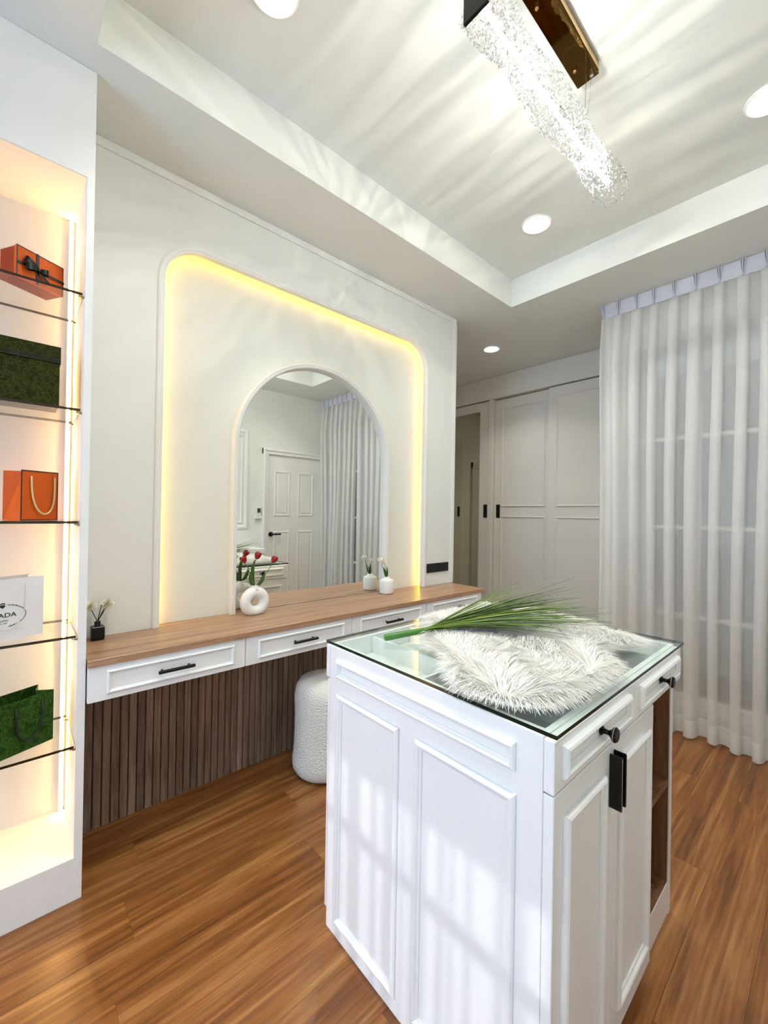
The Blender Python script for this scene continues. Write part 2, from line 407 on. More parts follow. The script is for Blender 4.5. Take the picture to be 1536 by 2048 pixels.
# west window wall (behind the photographer)
bm = bmesh.new(); VY0, VY1, VZ0, VZ1 = .05, 1.55, .35, 2.261
box(bm, XW-.12, XW, YB, VY0, 0, ZC); box(bm, XW-.12, XW, VY1, 2.08, 0, ZC); box(bm, XW-.12, XW, VY0, VY1, 0, VZ0); box(bm, XW-.12, XW, VY0, VY1, VZ1, ZC)
struct(obj('wall_west', bm, 'wall'), 'white wall with the sunny window behind the photographer', 'wall')
w2 = empty_struct('window_2', 'sunny white grid window behind the photographer', 'window', (XW-.06, .5, VZ0))
bm = bmesh.new()
for b in ((VY0, VY0+.05, VZ0, VZ1), (VY1-.05, VY1, VZ0, VZ1), (VY0+.05, VY1-.05, VZ0, VZ0+.05), (VY0+.05, VY1-.05, VZ1-.04, VZ1)): box(bm, XW-.09, XW-.03, *b)
obj('window_frame', bm, 'satin', w2)
for zz in (2.026, 1.62, 1.2, .78): bobj('glazing_bar', 'satin', w2, XW-.075, XW-.045, VY0+.05, VY1-.05, zz-.013, zz+.013)
for yy in (1.15,): bobj('glazing_bar', 'satin', w2, XW-.075, XW-.045, yy-.013, yy+.013, VZ0+.05, VZ1-.04)
# passage behind the partition
struct(bobj('wall_passage', 'wall', None, 1.1, 4.3, YC, YC+.1, 0, ZC), 'cream end wall of the passage beyond the vanity partition', 'wall')
struct(bobj('wall_passage_side', 'wall', None, 1.1, 1.2, 2.08, YC, 0, ZC), 'cream side wall of the passage behind the vanity partition', 'wall')
d2 = empty_struct('door_2', 'cream door and frame in the passage, seen in the mirrored wardrobe door', 'door', (2.1, YC, 0))
bm = bmesh.new(); box(bm, 1.60, 1.67, YC-.035, YC-.0005, 0, 1.98, .003); box(bm, 2.44, 2.56, YC-.035, YC-.0005, 0, 1.98, .003); box(bm, 1.60, 2.56, YC-.04, YC-.0005, 1.90, 1.985, .003)
obj('door_frame', bm, 'wardrobe', d2); dl2 = bobj('door_leaf', 'wardrobe', d2, 1.672, 2.438, YC-.018, YC-.002, .005, 1.897)
for v0, v1 in ((.2, 1.0), (1.15, 1.75)):
    bm = bmesh.new(); ring_mould(bm, 1.76, 2.35, v0, v1, XZ(YC-.018, -1), .03, .008); obj('panel', bm, 'wardrobe', dl2)
cl = thing('sliding_closet_door', 'cream sliding closet door at the passage end, seen in the mirrored door', 'closet', (3.2, YC-.02, 0))
bobj('door_panel', 'wardrobe', cl, 2.80, 3.62, YC-.032, YC-.002, .005, 2.26, bev=.003)
bobj('handle', 'black', cl, 2.845, 2.885, YC-.038, YC-.032, 1.225, 1.36)

# ------------------------------------------------------------------ sliding wardrobe
WX = 3.66
wd = thing('sliding_wardrobe', 'tall cream built-in wardrobe with sliding panelled doors beside the curtain', 'wardrobe', (WX, 2.3, 0))
bobj('carcass', 'wardrobe', wd, WX+.06, 4.28, 1.145, YC-.04, 0, ZC-.002)
bobj('fascia', 'wardrobe', wd, WX-.02, WX+.06, 1.145, YC-.045, 2.437, ZC-.002)
bobj('upright', 'wardrobe', wd, WX-.015, WX+.06, 2.422, 2.472, 0, 2.437, bev=.003)
bobj('plinth', 'wardrobe', wd, WX+.01, WX+.06, 1.145, YC-.045, .0005, .05)
def sdoor(y0, y1, x, panels, mirror=False, hy=None):
    d = bobj('door', 'wardrobe', wd, x, x+.028, y0, y1, .055, 2.428, bev=.003)
    if mirror:
        bobj('mirror_panel', 'mirror_tint', d, x-.003, x-.0005, y0+.11, y1-.11, .16, 2.333)
    else:
        for v0, v1 in panels:
            bm = bmesh.new(); ring_mould(bm, y0+.075 if hy else y0+.08, y1-.08, v0, v1, YZ(x), .016, .009); obj('moulding', bm, 'wardrobe', d)
    if hy: bobj('handle', 'black', d, x-.004, x-.0003, hy-.021, hy+.021, 1.225, 1.36)
    return d
sdoor(2.474, 3.44, WX, [], True, 2.505)
sdoor(1.80, 2.420, WX+.030, [(1.339, 2.333), (.16, 1.245)], hy=2.372)
sdoor(1.15, 1.838, WX-.003, [(1.339, 2.345), (.16, 1.245)])
# ------------------------------------------------------------------ display cabinet
dc = thing('display_cabinet', 'white built-in display cabinet with lit niche and glass shelves', 'cabinet', (-.28, 1.8, 0))
CX0, CX1, CY0, CY1 = -.75, .187, 1.634, 1.93
bobj('side_panel', 'satin', dc, .166, CX1, CY0, YN-.001, .0005, 2.312)
bobj('side_panel', 'satin', dc, CX0, CX0+.021, CY0, YN-.001, .0005, 2.312)
bobj('header', 'satin', dc, CX0, CX1, CY0, YN-.001, 2.312, ZC-.001)
bobj('plinth', 'satin', dc, CX0+.021, .166, CY0, YN-.001, .0005, .136)
bobj('back_panel', 'niche', dc, CX0+.021, .166, CY1, YN-.001, .136, 2.312)
bobj('side_lining', 'niche', dc, .1645, .166, CY0+.004, CY1, .136, 2.312)
bobj('side_lining', 'niche', dc, CX0+.021, CX0+.0225, CY0+.004, CY1, .136, 2.312)
bobj('top_lining', 'niche', dc, CX0+.0225, .1645, CY0+.004, CY1, 2.3105, 2.312)
bobj('bottom_lining', 'niche', dc, CX0+.0225, .1645, CY0+.004, CY1, .136, .1375)
for x in (.149, CX0+.032):
    s_ = bobj('led_profile', 'satin', dc, x-.004, x+.009, 1.919, CY1, .14, 2.308)
    tag(bobj('led_strip', 'led_shelf', s_, x+.0002, x+.0042, 1.9165, 1.919, .142, 2.306), 'glowing warm white light line')
SHZ = [1.937, 1.567, 1.209, .845, .494]
for z in SHZ:
    bm = bmesh.new(); box(bm, CX0+.026, .160, CY0+.002, 1.90, z-.008, z)
    bm.normal_update()
    for fc in bm.faces: fc.material_index = 0 if abs(fc.normal.z) > .5 else 1
    sh = obj('shelf', bm, None, dc, mats=['shelf_glass', 'shelf_edge'])
    for yy in (CY0+.008, 1.885):
        bm = bmesh.new(); box(bm, .1565, .1645, yy-.005, yy+.005, z-.016, z-.0085, .001); box(bm, .150, .158, yy-.004, yy+.004, z-.013, z-.0085, .001); obj('shelf_pin', bm, 'steel', sh)

# ------------------------------------------------------------------ vanity counter, drawers, slats
VX = [.190, .715, 1.256, 1.797, 2.337]
VY = 1.62
ct = bobj('vanity_counter', 'counter_wood', None, .190, 2.358, 1.612, YN-.002, CT-.024, CT-.0005, bev=.0015)
tag(ct, 'long light brown wood vanity counter under the arched mirror', 'counter')
vdesc = ['leftmost vanity drawer cabinet, beside the lit display cabinet', 'second vanity drawer cabinet from the display cabinet, below the ring vase',
         'third vanity drawer cabinet from the display cabinet, below the white bud vase', 'rightmost vanity drawer cabinet, below the black wall sockets']
for i in range(4):
    x0, x1 = VX[i]+.0012, VX[i+1]-.0012
    t = thing('vanity_cabinet', 'white '+vdesc[i], 'cabinet', ((x0+x1)/2, VY, .62), 'white drawers under the vanity counter')
    bobj('body', 'white', t, x0, x1, VY+.0205, 1.90, .628, CT-.025)
    fr = bobj('drawer_front', 'white', t, x0, x1, VY, VY+.02, .622, CT-.0255, bev=.0012)
    bm = bmesh.new(); ring_mould(bm, x0+.052, x1-.045, .642, .719, XZ(VY), .012, .007); obj('moulding', bm, 'white', fr)
    xm = (x0+x1)/2; bm = bmesh.new()
    tube(bm, [(xm-.061, VY-.024, .681), (xm-.059, VY-.024, .681), (xm+.059, VY-.024, .681), (xm+.061, VY-.024, .681)], [.004, .0062, .0062, .004], 12)
    for s in (-.045, .045): tube(bm, [(xm+s, VY-.024, .681), (xm+s, VY+.0003, .681)], .004, 8)
    tag(obj('handle', bm, 'black', fr, smooth=40), 'black bar handle')
sl = thing('slatted_panel', 'dark brown vertical slat panel under the vanity drawers', 'wall panel', (1.27, 1.95, 0))
bobj('backing', 'dark_gap', sl, .190, 2.36, 1.957, YN-.001, .0005, .66)
pitch = .0302; n = int((2.36-.190)/pitch); sm = None
for k in range(n):
    xc = .190+pitch*(k+.5)
    if sm is None:
        bm = bmesh.new(); pr = []
        for s, d in ((-.0138, 0), (-.0138, .006), (-.0122, .0090), (-.008, .0100), (.008, .0100), (.0122, .0090), (.0138, .006), (.0138, 0)): pr.append((s, d))
        prism(bm, pr, lambda u, v, t: (u, -v, t), .001, .658)
        o = obj('slat', bm, 'slat_wood'); o.parent = sl; sm = o
    else:
        o = sm.copy(); COL.objects.link(o); o.parent = sl
    o.location = Vector((xc, 1.9568, 0))-sl.location
# ------------------------------------------------------------------ arched mirror
mr = thing('arched_mirror', 'tall round-topped mirror with white moulded frame above the counter', 'mirror', (1.272, YN-.01, CT))
MX0, MX1 = .774, 1.772; rad = (MX1-MX0)/2; MT = 2.055
bm = bmesh.new(); path_mould(bm, arch_path(MX0, MX1, CT, MT, rad-1e-4, 40)[::-1], XZ(YN-.0005), .027, .040, [(0, 0), (0, .8), (.1, .95), (.3, 1), (.38, .9), (.5, .9), (.62, 1), (.85, .95), (1, .75), (1, 0)])
obj('mirror_frame', bm, 'satin', mr, smooth=35)
bm = bmesh.new(); prism(bm, arch_path(MX0+.024, MX1-.024, CT+.001, MT-.024, rad-.0241, 40), XZ(0, 1), YN-.008, YN-.002); obj('mirror_glass', bm, 'mirror', mr)
# wall sockets
for i, (x0, x1, d) in enumerate(((2.106, 2.217, 'left of the black wall socket pair above the counter end'), (2.219, 2.330, 'right of the black wall socket pair above the counter end'))):
    t = thing('wall_socket', d, 'socket', ((x0+x1)/2, 1.905, .85), 'black wall sockets')
    bobj('plate', 'black_soft', t, x0, x1, 1.896, 1.9045, .850, .912, bev=.002)
    bobj('insert', 'black_soft', t, x0+.014, x1-.014, 1.8945, 1.896, .858, .904, bev=.0005)

# ------------------------------------------------------------------ island
IX0, IX1, IY0, IY1, IH = .729, 1.583, .366, 1.045, .848
isl = thing('island_cabinet', 'white dressing room island with panelled sides, drawers and black handles', 'cabinet', ((IX0+IX1)/2, .7, 0))
bm = bmesh.new(); box(bm, IX0, IX0+.02, IY0, IY1, .0005, IH, .0012); sp = obj('side_panel', bm, 'white', isl)
for u0, u1, v0, v1, w in ((.42, 1.008, .760, .815, .018), (.740, 1.002, .045, .716, .022), (.418, .684, .045, .716, .022)):
    bm = bmesh.new(); ring_mould(bm, u0, u1, v0, v1, YZ(IX0+.0003), w, .011); obj('moulding', bm, 'white', sp)
bobj('side_panel', 'white', isl, IX1-.022, IX1, IY0, IY1, .0005, IH-.1, bev=.0012)
bobj('bottom_panel', 'white', isl, IX0+.02, IX1-.022, IY0+.002, IY1-.002, .0005, .10)
bobj('divider_panel', 'white', isl, 1.288, 1.304, IY0+.001, IY1-.004, .10, .747)
bobj('drawer_deck', 'white', isl, IX0+.02, IX1, IY0+.001, IY1-.001, .747, .765)
bobj('back_panel', 'white', isl, IX0+.02, 1.288, .70, .712, .10, .747)
# open wood-lined compartment
bobj('compartment_back', 'cubby_wood', isl, 1.3045, IX1-.0225, .70, .712, .1005, .7465)
bobj('compartment_side', 'cubby_wood', isl, 1.3045, 1.3065, IY0+.004, .70, .1005, .7465)
bobj('compartment_side', 'cubby_wood', isl, IX1-.0245, IX1-.0225, IY0+.004, .70, .1005, .7465)
bobj('compartment_floor', 'cubby_wood', isl, 1.3065, IX1-.0245, IY0+.004, .70, .1005, .1025)
bobj('shelf', 'cubby_wood', isl, 1.3066, IX1-.0246, IY0+.005, .699, .405, .425)
# top tray with compartments
bm = bmesh.new(); Z0 = .790
box(bm, IX0+.02, IX1, IY0-.001, IY0+.012, Z0-.02, IH); box(bm, IX0+.02, IX1, IY1-.001, IY1+.001, Z0-.02, IH)
box(bm, IX1-.022, IX1, IY0+.012, IY1-.001, Z0-.02, IH); box(bm, IX0+.02, IX0+.03, IY0+.012, IY1-.001, Z0-.02, IH)
obj('tray_frame', bm, 'white', isl)
bobj('tray_bottom', 'white', isl, IX0+.03, IX1-.022, IY0+.012, IY1-.001, Z0-.022, Z0)
for x in (.900, 1.075, 1.25, 1.415): bobj('tray_divider', 'white', isl, x-.004, x+.004, IY0+.013, IY1-.002, Z0, IH-.006)
for x0, x1 in ((IX0+.031, .8955), (.9045, 1.0705), (1.0795, 1.2455), (1.2545, 1.4105), (1.4195, IX1-.023)): bobj('tray_divider', 'white', isl, x0, x1, .698, .706, Z0, IH-.006)
# glass top on clear bumpers
bm = bmesh.new(); box(bm, IX0-.002, IX1+.002, .340, 1.064, .852, .860)
bm.normal_update()
for fc in bm.faces: fc.material_index = 0 if abs(fc.normal.z) > .5 else 1
obj('glass_top', bm, None, isl, mats=['glass', 'glass_edge'])
for x, yy in ((IX0+.008, .96), (IX0+.008, .87), (IX0+.008, .76), (IX0+.008, .55), (IX0+.008, .40), (IX1-.01, .40), (IX1-.01, 1.0)):
    bm = bmesh.new(); lathe(bm, [(.005, IH), (.005, .8515)], (x, yy, 0), 12); obj('bumper', bm, 'plastic', isl)
def island_front(face, x0, x1, v0, v1, kind, thick, mv=None, mu=None, w=.02):
    """overlay front on the -Y (face=-1) or +Y (face=1) side"""
    yb = IY0 if face < 0 else IY1
    a, b = (yb-thick, yb-.0005) if face < 0 else (yb+.0015, yb+thick)
    o = bobj(kind, 'white', isl, x0, x1, a, b, v0, v1, bev=.0015)
    bm = bmesh.new(); yo = a if face < 0 else b
    ring_mould(bm, mu[0], mu[1], mv[0], mv[1], XZ(yo, face), w, .012); obj('moulding', bm, 'white', o)
    return o, yo
def knob(o, x, yo, z, face):
    bm = bmesh.new(); f = face
    lathe(bm, [(.0095, 0), (.0095, f*.004), (.0055, f*.007), (.005, f*.016), (.009, f*.021), (.0150, f*.026), (.0155, f*.030), (.013, f*.0335), (.006, f*.035)], (x, yo, z), 24, 'y')
    k = tag(obj('knob', bm, 'black', o, smooth=40), 'round black knob')
    bm = bmesh.new(); lathe(bm, [(.0156, f*.0278), (.0160, f*.0284), (.0156, f*.029)], (x, yo, z), 24, 'y', False, False); obj('knob_ring', bm, 'silver', k)
for face, th in ((-1, .021), (1, .020)):
    for x0, x1 in ((IX0, 1.1475), (1.1505, 1.571 if face < 0 else IX1)):
        o, yo = island_front(face, x0, x1, .7485, .8455, 'drawer', th, (.769, .829), (x0+.03, x1-.04))
        knob(o, (x0+x1)/2, yo, .799, face)
    th2 = .021 if face < 0 else .010
    xs = ((IX0, 1.0025), (1.0055, 1.302)) if face < 0 else ((IX0, 1.0025), (1.0055, 1.288))
    if face > 0: xs = xs+((1.291, IX1),)
    for k, (x0, x1) in enumerate(xs):
        o, yo = island_front(face, x0, x1, .055, .7455, 'door', th2, (.125, .698), (x0+.038, x1-.045))
        if face < 0:
            xh = .992 if k == 0 else 1.016
            bm = bmesh.new(); box(bm, xh-.0025, xh+.0025, yo-.026, yo-.0002, .612, .729, .001); h = tag(obj('handle', bm, 'black', o), 'flat black fin handle')
            bobj('handle_edge', 'silver', h, xh-.0012, xh+.0012, yo-.0266, yo-.0261, .614, .727)
        elif k < 2:
            xh = .985 if k == 0 else 1.02; bobj('handle', 'black', o, xh-.003, xh+.003, yo+.0002, yo+.026, .62, .73)

# ------------------------------------------------------------------ console cabinet by the south wall (mirror only)
cs = thing('console_cabinet', 'low white console cabinet against the wall left of the door, seen in the mirror', 'cabinet', (1.55, YB, 0))
bobj('body', 'satin', cs, 1.0, 2.045, YB+.002, -.315, .0005, .79)
bobj('top', 'satin', cs, .985, 2.06, YB+.002, -.30, .79, .85, bev=.006)
for x0, x1 in ((1.01, 1.52), (1.53, 2.04)):
    o = bobj('door', 'satin', cs, x0, x1, -.3148, -.298, .06, .78, bev=.002); bm = bmesh.new(); ring_mould(bm, x0+.05, x1-.05, .12, .72, XZ(-.298, 1), .02, .01); obj('moulding', bm, 'satin', o)

# ------------------------------------------------------------------ curtains
def fold_path(ya, yb, pitch, rnd, gaps=None):
    """plan of a pleated curtain as (u, depth, y): flat single-layer valleys and three-layer folds"""
    L = abs(yb-ya); sg = 1 if yb > ya else -1; ctl = []; tops = []
    if gaps is None:
        n = round(L/pitch); p = L/n; gaps = []
        for i in range(n):
            c = (i+.5)*p+rnd.uniform(-.06, .06)*p; w = p*rnd.uniform(.46, .62)*.5; gaps.append((c-w, c+w))
    else: gaps = [tuple(sorted((abs(g[0]-ya), abs(g[1]-ya)))) for g in gaps]
    gaps = sorted(gaps); prev = 0
    for g0, g1 in gaps:                        # fold fills prev..g0, then valley g0..g1
        w = g0-prev; j = rnd.uniform(.75, 1.25)
        if w > .008:
            ctl += [(prev+.05*w, .004), (prev+.55*w, .016*j), (prev+.93*w, .022*j), (prev+.98*w, .030*j), (prev+.5*w, .036*j), (prev+.06*w, .042*j), (prev+.02*w, .050*j),
                    (prev+.25*w, .062*j), (prev+.55*w, .067*j), (prev+.85*w, .058*j), (prev+1.0*w, .036*j), (g0+.10*(g1-g0), .008)]
            tops.append(prev+.5*w)
        ctl += [(g0+.45*(g1-g0), 0), (g0+.85*(g1-g0), .001)]; prev = g1
    ctl.append((L, .01)); P = []
    for i in range(len(ctl)-1):
        p0, p1, p2, p3 = ctl[max(i-1, 0)], ctl[i], ctl[i+1], ctl[min(i+2, len(ctl)-1)]
        for k in range(2):
            t = k/2; P.append(tuple(.5*((2*p1[c])+(-p0[c]+p2[c])*t+(2*p0[c]-5*p1[c]+4*p2[c]-p3[c])*t*t+(-p0[c]+3*p1[c]-3*p2[c]+p3[c])*t**3) for c in (0, 1)))
    P.append(ctl[-1])
    return P, sg, tops, L
def curtain(name, label, x, ya, yb, ztop, hem, mat, pitch, seed, face=-1, flare=0, tape=True, gaps=None, drop=0):
    rnd = random.Random(seed); P, sg, tops, L = fold_path(ya, yb, pitch, rnd, gaps); N = len(P)
    zs = [ztop, ztop-.045, ztop-.088, ztop-.10, ztop-.13, ztop-.18, ztop-.26, ztop-.4, ztop-.7, ztop-1.1, ztop-1.5, ztop-1.9, ztop-2.2, ztop-2.45, hem+.1, hem]
    ph = [rnd.uniform(0, 6) for _ in range(4)]; grid = []
    for z in zs:
        d = ztop-z; k = 0 if d <= .09 else min(1, .35+(d-.09)/.45); r = []
        for i, (u, dep) in enumerate(P):
            us = L*i/(N-1)*.35+u*.65 if k == 0 else u
            if k == 0: us = u if not drop else u
            off = dep*(.12 if k == 0 else .25+.75*k)*(1+.12*math.sin(z*2+u*9+ph[0]))+.012*k*math.sin(u*5+z*1.1+ph[1])*min(1, d)
            lat = .008*k*math.sin(z*1.7+u*6+ph[2])*min(1, d)-(flare*(d/2.66)**2*max(0, 1-u/.12))
            r.append((x+face*off, ya+sg*(us+lat), z+(.010*math.sin(u*17+ph[3]) if z < hem+.11 else 0)))
        grid.append(r)
    def sheet(name, r0, r1, mat, parent):
        bm = bmesh.new(); vs = [[bm.verts.new(q) for q in r] for r in grid[r0:r1+1]]
        for a in range(len(vs)-1):
            for b in range(N-1): bm.faces.new((vs[a][b], vs[a][b+1], vs[a+1][b+1], vs[a+1][b]))
        return obj(name, bm, mat, parent, smooth=True)
    c = thing(name, label, 'curtain', (x, (ya+yb)/2, hem)); ih = len(zs)-2
    sheet('drape', 2, ih, mat, c); sheet('hem', ih, ih+1, 'sheer_hem', c)
    bm = bmesh.new(); xt = x+face*.010                                     # flat header tape in front of the gathered cloth
    box(bm, min(xt, xt+face*.002), max(xt, xt+face*.002), min(ya, yb), max(ya, yb), ztop-.090, ztop)
    ht = tag(obj('header_tape', bm, 'tape' if tape else mat, c), 'pale pleated header tape')
    if tape:
        for u in tops:
            yc = ya+sg*u
            for dy, h in ((-.009, .020), (0, .028), (.009, .020)):
                bm = bmesh.new(); xx = xt+face*.0022; w_ = .0016
                q = [(xx, yc+dy*.9), (xx+face*h, yc+dy*1.5), (xx+face*h*.5, yc+dy*.35), (xx, yc+dy*.25)]; zz = (ztop-.002, ztop-.002, ztop-.086, ztop-.088)
                a = [bm.verts.new((px, py-w_, pz)) for (px, py), pz in zip(q, zz)]; b = [bm.verts.new((px, py+w_, pz)) for (px, py), pz in zip(q, zz)]
                bm.faces.new(a); bm.faces.new(b[::-1])
                for i in range(4): j = (i+1) % 4; bm.faces.new((a[i], b[i], b[j], a[j]))
                obj('pinch_pleat', bm, 'tape', ht)
    return c
curtain('sheer_curtain', 'white sheer pleated curtain panel hanging beside the cream wardrobe', 2.930, 1.10, .185, ZC-.004, .014, 'sheer', .1, 3, flare=-.015)
curtain('sheer_curtain', 'white sheer pleated curtain panel meeting the door wall, seen in the mirror', 2.930, .175, -.585, ZC-.004, .014, 'sheer', .1, 5)
tr_ = bobj('curtain_track', 'satin', None, 2.936, 2.955, YB+.002, 1.10, ZC-.016, ZC-.0005); tag(tr_, 'slim white ceiling track holding the sheer curtains', 'curtain track')
rw = random.Random(4); gp = [(.848, .895), (.800, .826), (.735, .755), (.700, .718), (.610, .645), (.575, .590), (.530, .562), (.455, .515), (.420, .432)]
yy = .95
while yy < 1.58: w = rw.uniform(.02, .05); gp.append((yy, min(yy+w, 1.6))); yy += w+rw.uniform(.035, .07)
yy = .39
while yy > -.52: w = rw.uniform(.02, .05); gp.append((yy-w, yy)); yy -= w+rw.uniform(.035, .07)
curtain('sheer_curtain', 'white sheer curtain over the sunny window behind the photographer', XW+.04, -.58, 1.62, ZC-.004, .02, 'sheer_west', .075, 11, face=1, tape=False, gaps=gp)

# ------------------------------------------------------------------ lamps
def downlight(x, y, z, r, label, e, group='round ceiling downlights'):
    t = thing('ceiling_downlight', label, 'ceiling light', (x, y, z), group)
    bm = bmesh.new(); lathe(bm, [(r, z-.0005), (r, z-.004), (r*.94, z-.007), (r*.84, z-.005), (r*.80, z-.001)], (x, y, 0), 32, capb=False, capt=False); obj('trim_ring', bm, 'satin', t, smooth=40)
    bm = bmesh.new(); lathe(bm, [(r*.80, z-.003), (r*.80, z-.0015)], (x, y, 0), 32); tag(obj('diffuser', bm, 'lamp_disc', t), 'glowing white lens')
    l = light('AREA', 'downlight_glow', (0, 0, -.012), e, (.985, 1, .94), shape='DISK', size=r*1.6, spread=math.radians(115)); l.parent = t
DE = 3.3
downlight(2.113, 1.146, ZT, .078, 'round glowing downlight in the tray corner nearest the wardrobe passage', DE)
downlight(2.113, .206, ZT, .078, 'round glowing downlight in the tray above the curtain side', DE)
downlight(.573, 1.180, ZT, .078, 'round glowing downlight in the tray near the display cabinet', DE)
downlight(.573, .206, ZT, .078, 'round glowing downlight in the tray above the photographer', DE)
downlight(3.012, 2.025, ZC, .070, 'round glowing downlight in the low ceiling in front of the wardrobe', DE*.85)
downlight(2.2, 2.75, ZC, .070, 'added unseen downlight lighting the passage behind the vanity partition', DE*.35)  # unseen lamp added to light the passage
downlight(-.9, .45, ZC, .078, 'added unseen fill downlight in the low ceiling behind the photographer', DE)  # extra lamp added as fill, out of view

# crystal bar pendant
PX0, PX1, PY, PZ = .865, 1.815, .640, 2.560
pd = thing('crystal_pendant', 'long clear crystal bar pendant lamp hanging on wires from a gold canopy', 'pendant lamp', (1.3, PY, PZ))
bm = bmesh.new(); box(bm, .62, 1.512, .594, .668, ZT-.040, ZT-.0005, .001); cn = tag(obj('canopy', bm, 'gold_dark', pd), 'polished gold ceiling canopy')
bm = bmesh.new(); box(bm, .63, 1.505, .5915, .5938, ZT-.034, ZT-.006); obj('canopy_trim', bm, 'gold', cn)
for x in (.70, 1.17, 1.435):
    bm = bmesh.new(); lathe(bm, [(.004, -.052), (.007, -.046), (.005, -.043), (.007, -.0402)], (x, .645, ZT), 12); obj('finial', bm, 'gold', cn, smooth=True)
bm = bmesh.new(); lathe(bm, [(.006, -.05), (.006, -.0402)], (1.49, .61, ZT), 12); obj('wire_grip', bm, 'silver', cn)
for x in (.86, 1.505):
    bm = bmesh.new(); tube(bm, [(x, PY-.005, ZT-.0402), (x, PY, PZ+.05)], .0011, 6); obj('wire', bm, 'silver', pd)
bm = bmesh.new(); tube(bm, [(1.49, .61, ZT-.0502), (1.497, .622, PZ+.14), (1.505, PY, PZ+.05)], .0009, 6); obj('wire', bm, 'silver', pd)
bm = bmesh.new(); box(bm, .855, .8645, PY-.037, PY+.037, PZ-.039, PZ+.037, .001); tag(obj('end_cap', bm, 'black', pd), 'square black end plate')
bm = bmesh.new(); tube(bm, [(PX0+.01+i*.05, PY, PZ+.004*math.sin(i*2)) for i in range(int((PX1-PX0-.05)/.05)+1)], .007, 10); obj('light_core', bm, 'crystal_core', pd)
from mathutils import noise as mnoise
bm = bmesh.new(); NL, NS = 300, 52; rings = []
for i in range(NL+1):
    f = i/NL; x = PX0+(PX1-PX0)*f; tw = x*7.0; ring = []
    for k in range(NS):
        a = 2*PI*k/NS
        r = .050*(1+.16*math.cos(2*(a-tw))+.07*math.cos(x*40+2.0*math.sin(a)))
        q = Vector((x*60, math.cos(a)*7+x*9, math.sin(a)*7))
        r += .010*mnoise.noise(q)+.009*mnoise.noise(q*2.4)
        if f > .97: r *= math.sqrt(max(.12, 1-((f-.97)/.03)**2*.8))
        ring.append(bm.verts.new((x+.004*mnoise.noise(q*1.7), PY+r*math.cos(a), PZ+r*math.sin(a))))
    rings.append(ring)
for i in range(NL):
    for k in range(NS): bm.faces.new((rings[i][k], rings[i][(k+1) % NS], rings[i+1][(k+1) % NS], rings[i+1][k]))
bm.faces.new(rings[0][::-1]); bm.faces.new(rings[-1])
tag(obj('crystal_bar', bm, 'crystal', pd), 'rippled clear crystal bar')
# light thrown by the lamp: noise painted into its colour stands in for bands split by the ridges
for i, x in enumerate((1.12, 1.58)):
    l = light('POINT', 'pendant_glow', (x-1.3, 0, 0), 50.0, (.99, 1, .96), shadow_soft_size=.012); l.parent = pd
    l.data.use_nodes = True; nt = l.data.node_tree; em = nt.nodes['Emission']
    ge = nt.nodes.new('ShaderNodeTexCoord'); sp = nt.nodes.new('ShaderNodeSeparateXYZ'); nt.links.new(ge.outputs['Normal'], sp.inputs[0])
    ab = nt.nodes.new('ShaderNodeMath'); ab.operation = 'ABSOLUTE'; nt.links.new(sp.outputs['Z'], ab.inputs[0])
    ad = nt.nodes.new('ShaderNodeMath'); ad.operation = 'ADD'; ad.inputs[1].default_value = .12; nt.links.new(ab.outputs[0], ad.inputs[0])
    cb = nt.nodes.new('ShaderNodeCombineXYZ')
    for ax, sc in ((0, 5.0), (1, .35)):
        dv = nt.nodes.new('ShaderNodeMath'); dv.operation = 'DIVIDE'; nt.links.new(sp.outputs[ax], dv.inputs[0]); nt.links.new(ad.outputs[0], dv.inputs[1])
        mu = nt.nodes.new('ShaderNodeMath'); mu.operation = 'MULTIPLY'; mu.inputs[1].default_value = sc; nt.links.new(dv.outputs[0], mu.inputs[0]); nt.links.new(mu.outputs[0], cb.inputs[ax])
    cb.inputs[2].default_value = i*3.7
    nz = nt.nodes.new('ShaderNodeTexNoise'); nz.inputs['Scale'].default_value = 1.3; nz.inputs['Detail'].default_value = 3; nz.inputs['Distortion'].default_value = .5; nt.links.new(cb.outputs[0], nz.inputs['Vector'])
    rp = nt.nodes.new('ShaderNodeValToRGB'); rp.color_ramp.elements[0].position = .40; rp.color_ramp.elements[0].color = (.30, .31, .34, 1)
    rp.color_ramp.elements[1].position = .62; rp.color_ramp.elements[1].color = (1, .98, .90, 1)
    nt.links.new(nz.outputs['Fac'], rp.inputs['Fac']); nt.links.new(rp.outputs['Color'], em.inputs['Color'])
    mr_ = nt.nodes.new('ShaderNodeMapRange'); mr_.inputs['From Min'].default_value = .2; mr_.inputs['From Max'].default_value = 1.0
    mr_.inputs['To Min'].default_value = 1.0; mr_.inputs['To Max'].default_value = .045; nt.links.new(ab.outputs[0], mr_.inputs['Value']); nt.links.new(mr_.outputs[0], em.inputs['Strength'])

# ------------------------------------------------------------------ stool
st = thing('round_stool', 'round white boucle stool tucked between the vanity and the island', 'stool', (1.165, 1.70, 0))
bm = bmesh.new(); lathe(bm, [(.120, .003), (.142, .012), (.156, .035), (.158, .07), (.150, .14), (.148, .28), (.152, .37), (.146, .41), (.128, .437), (.09, .448), (.03, .450)], (1.165, 1.70, 0), 48); obj('body', bm, 'boucle', st, smooth=True)
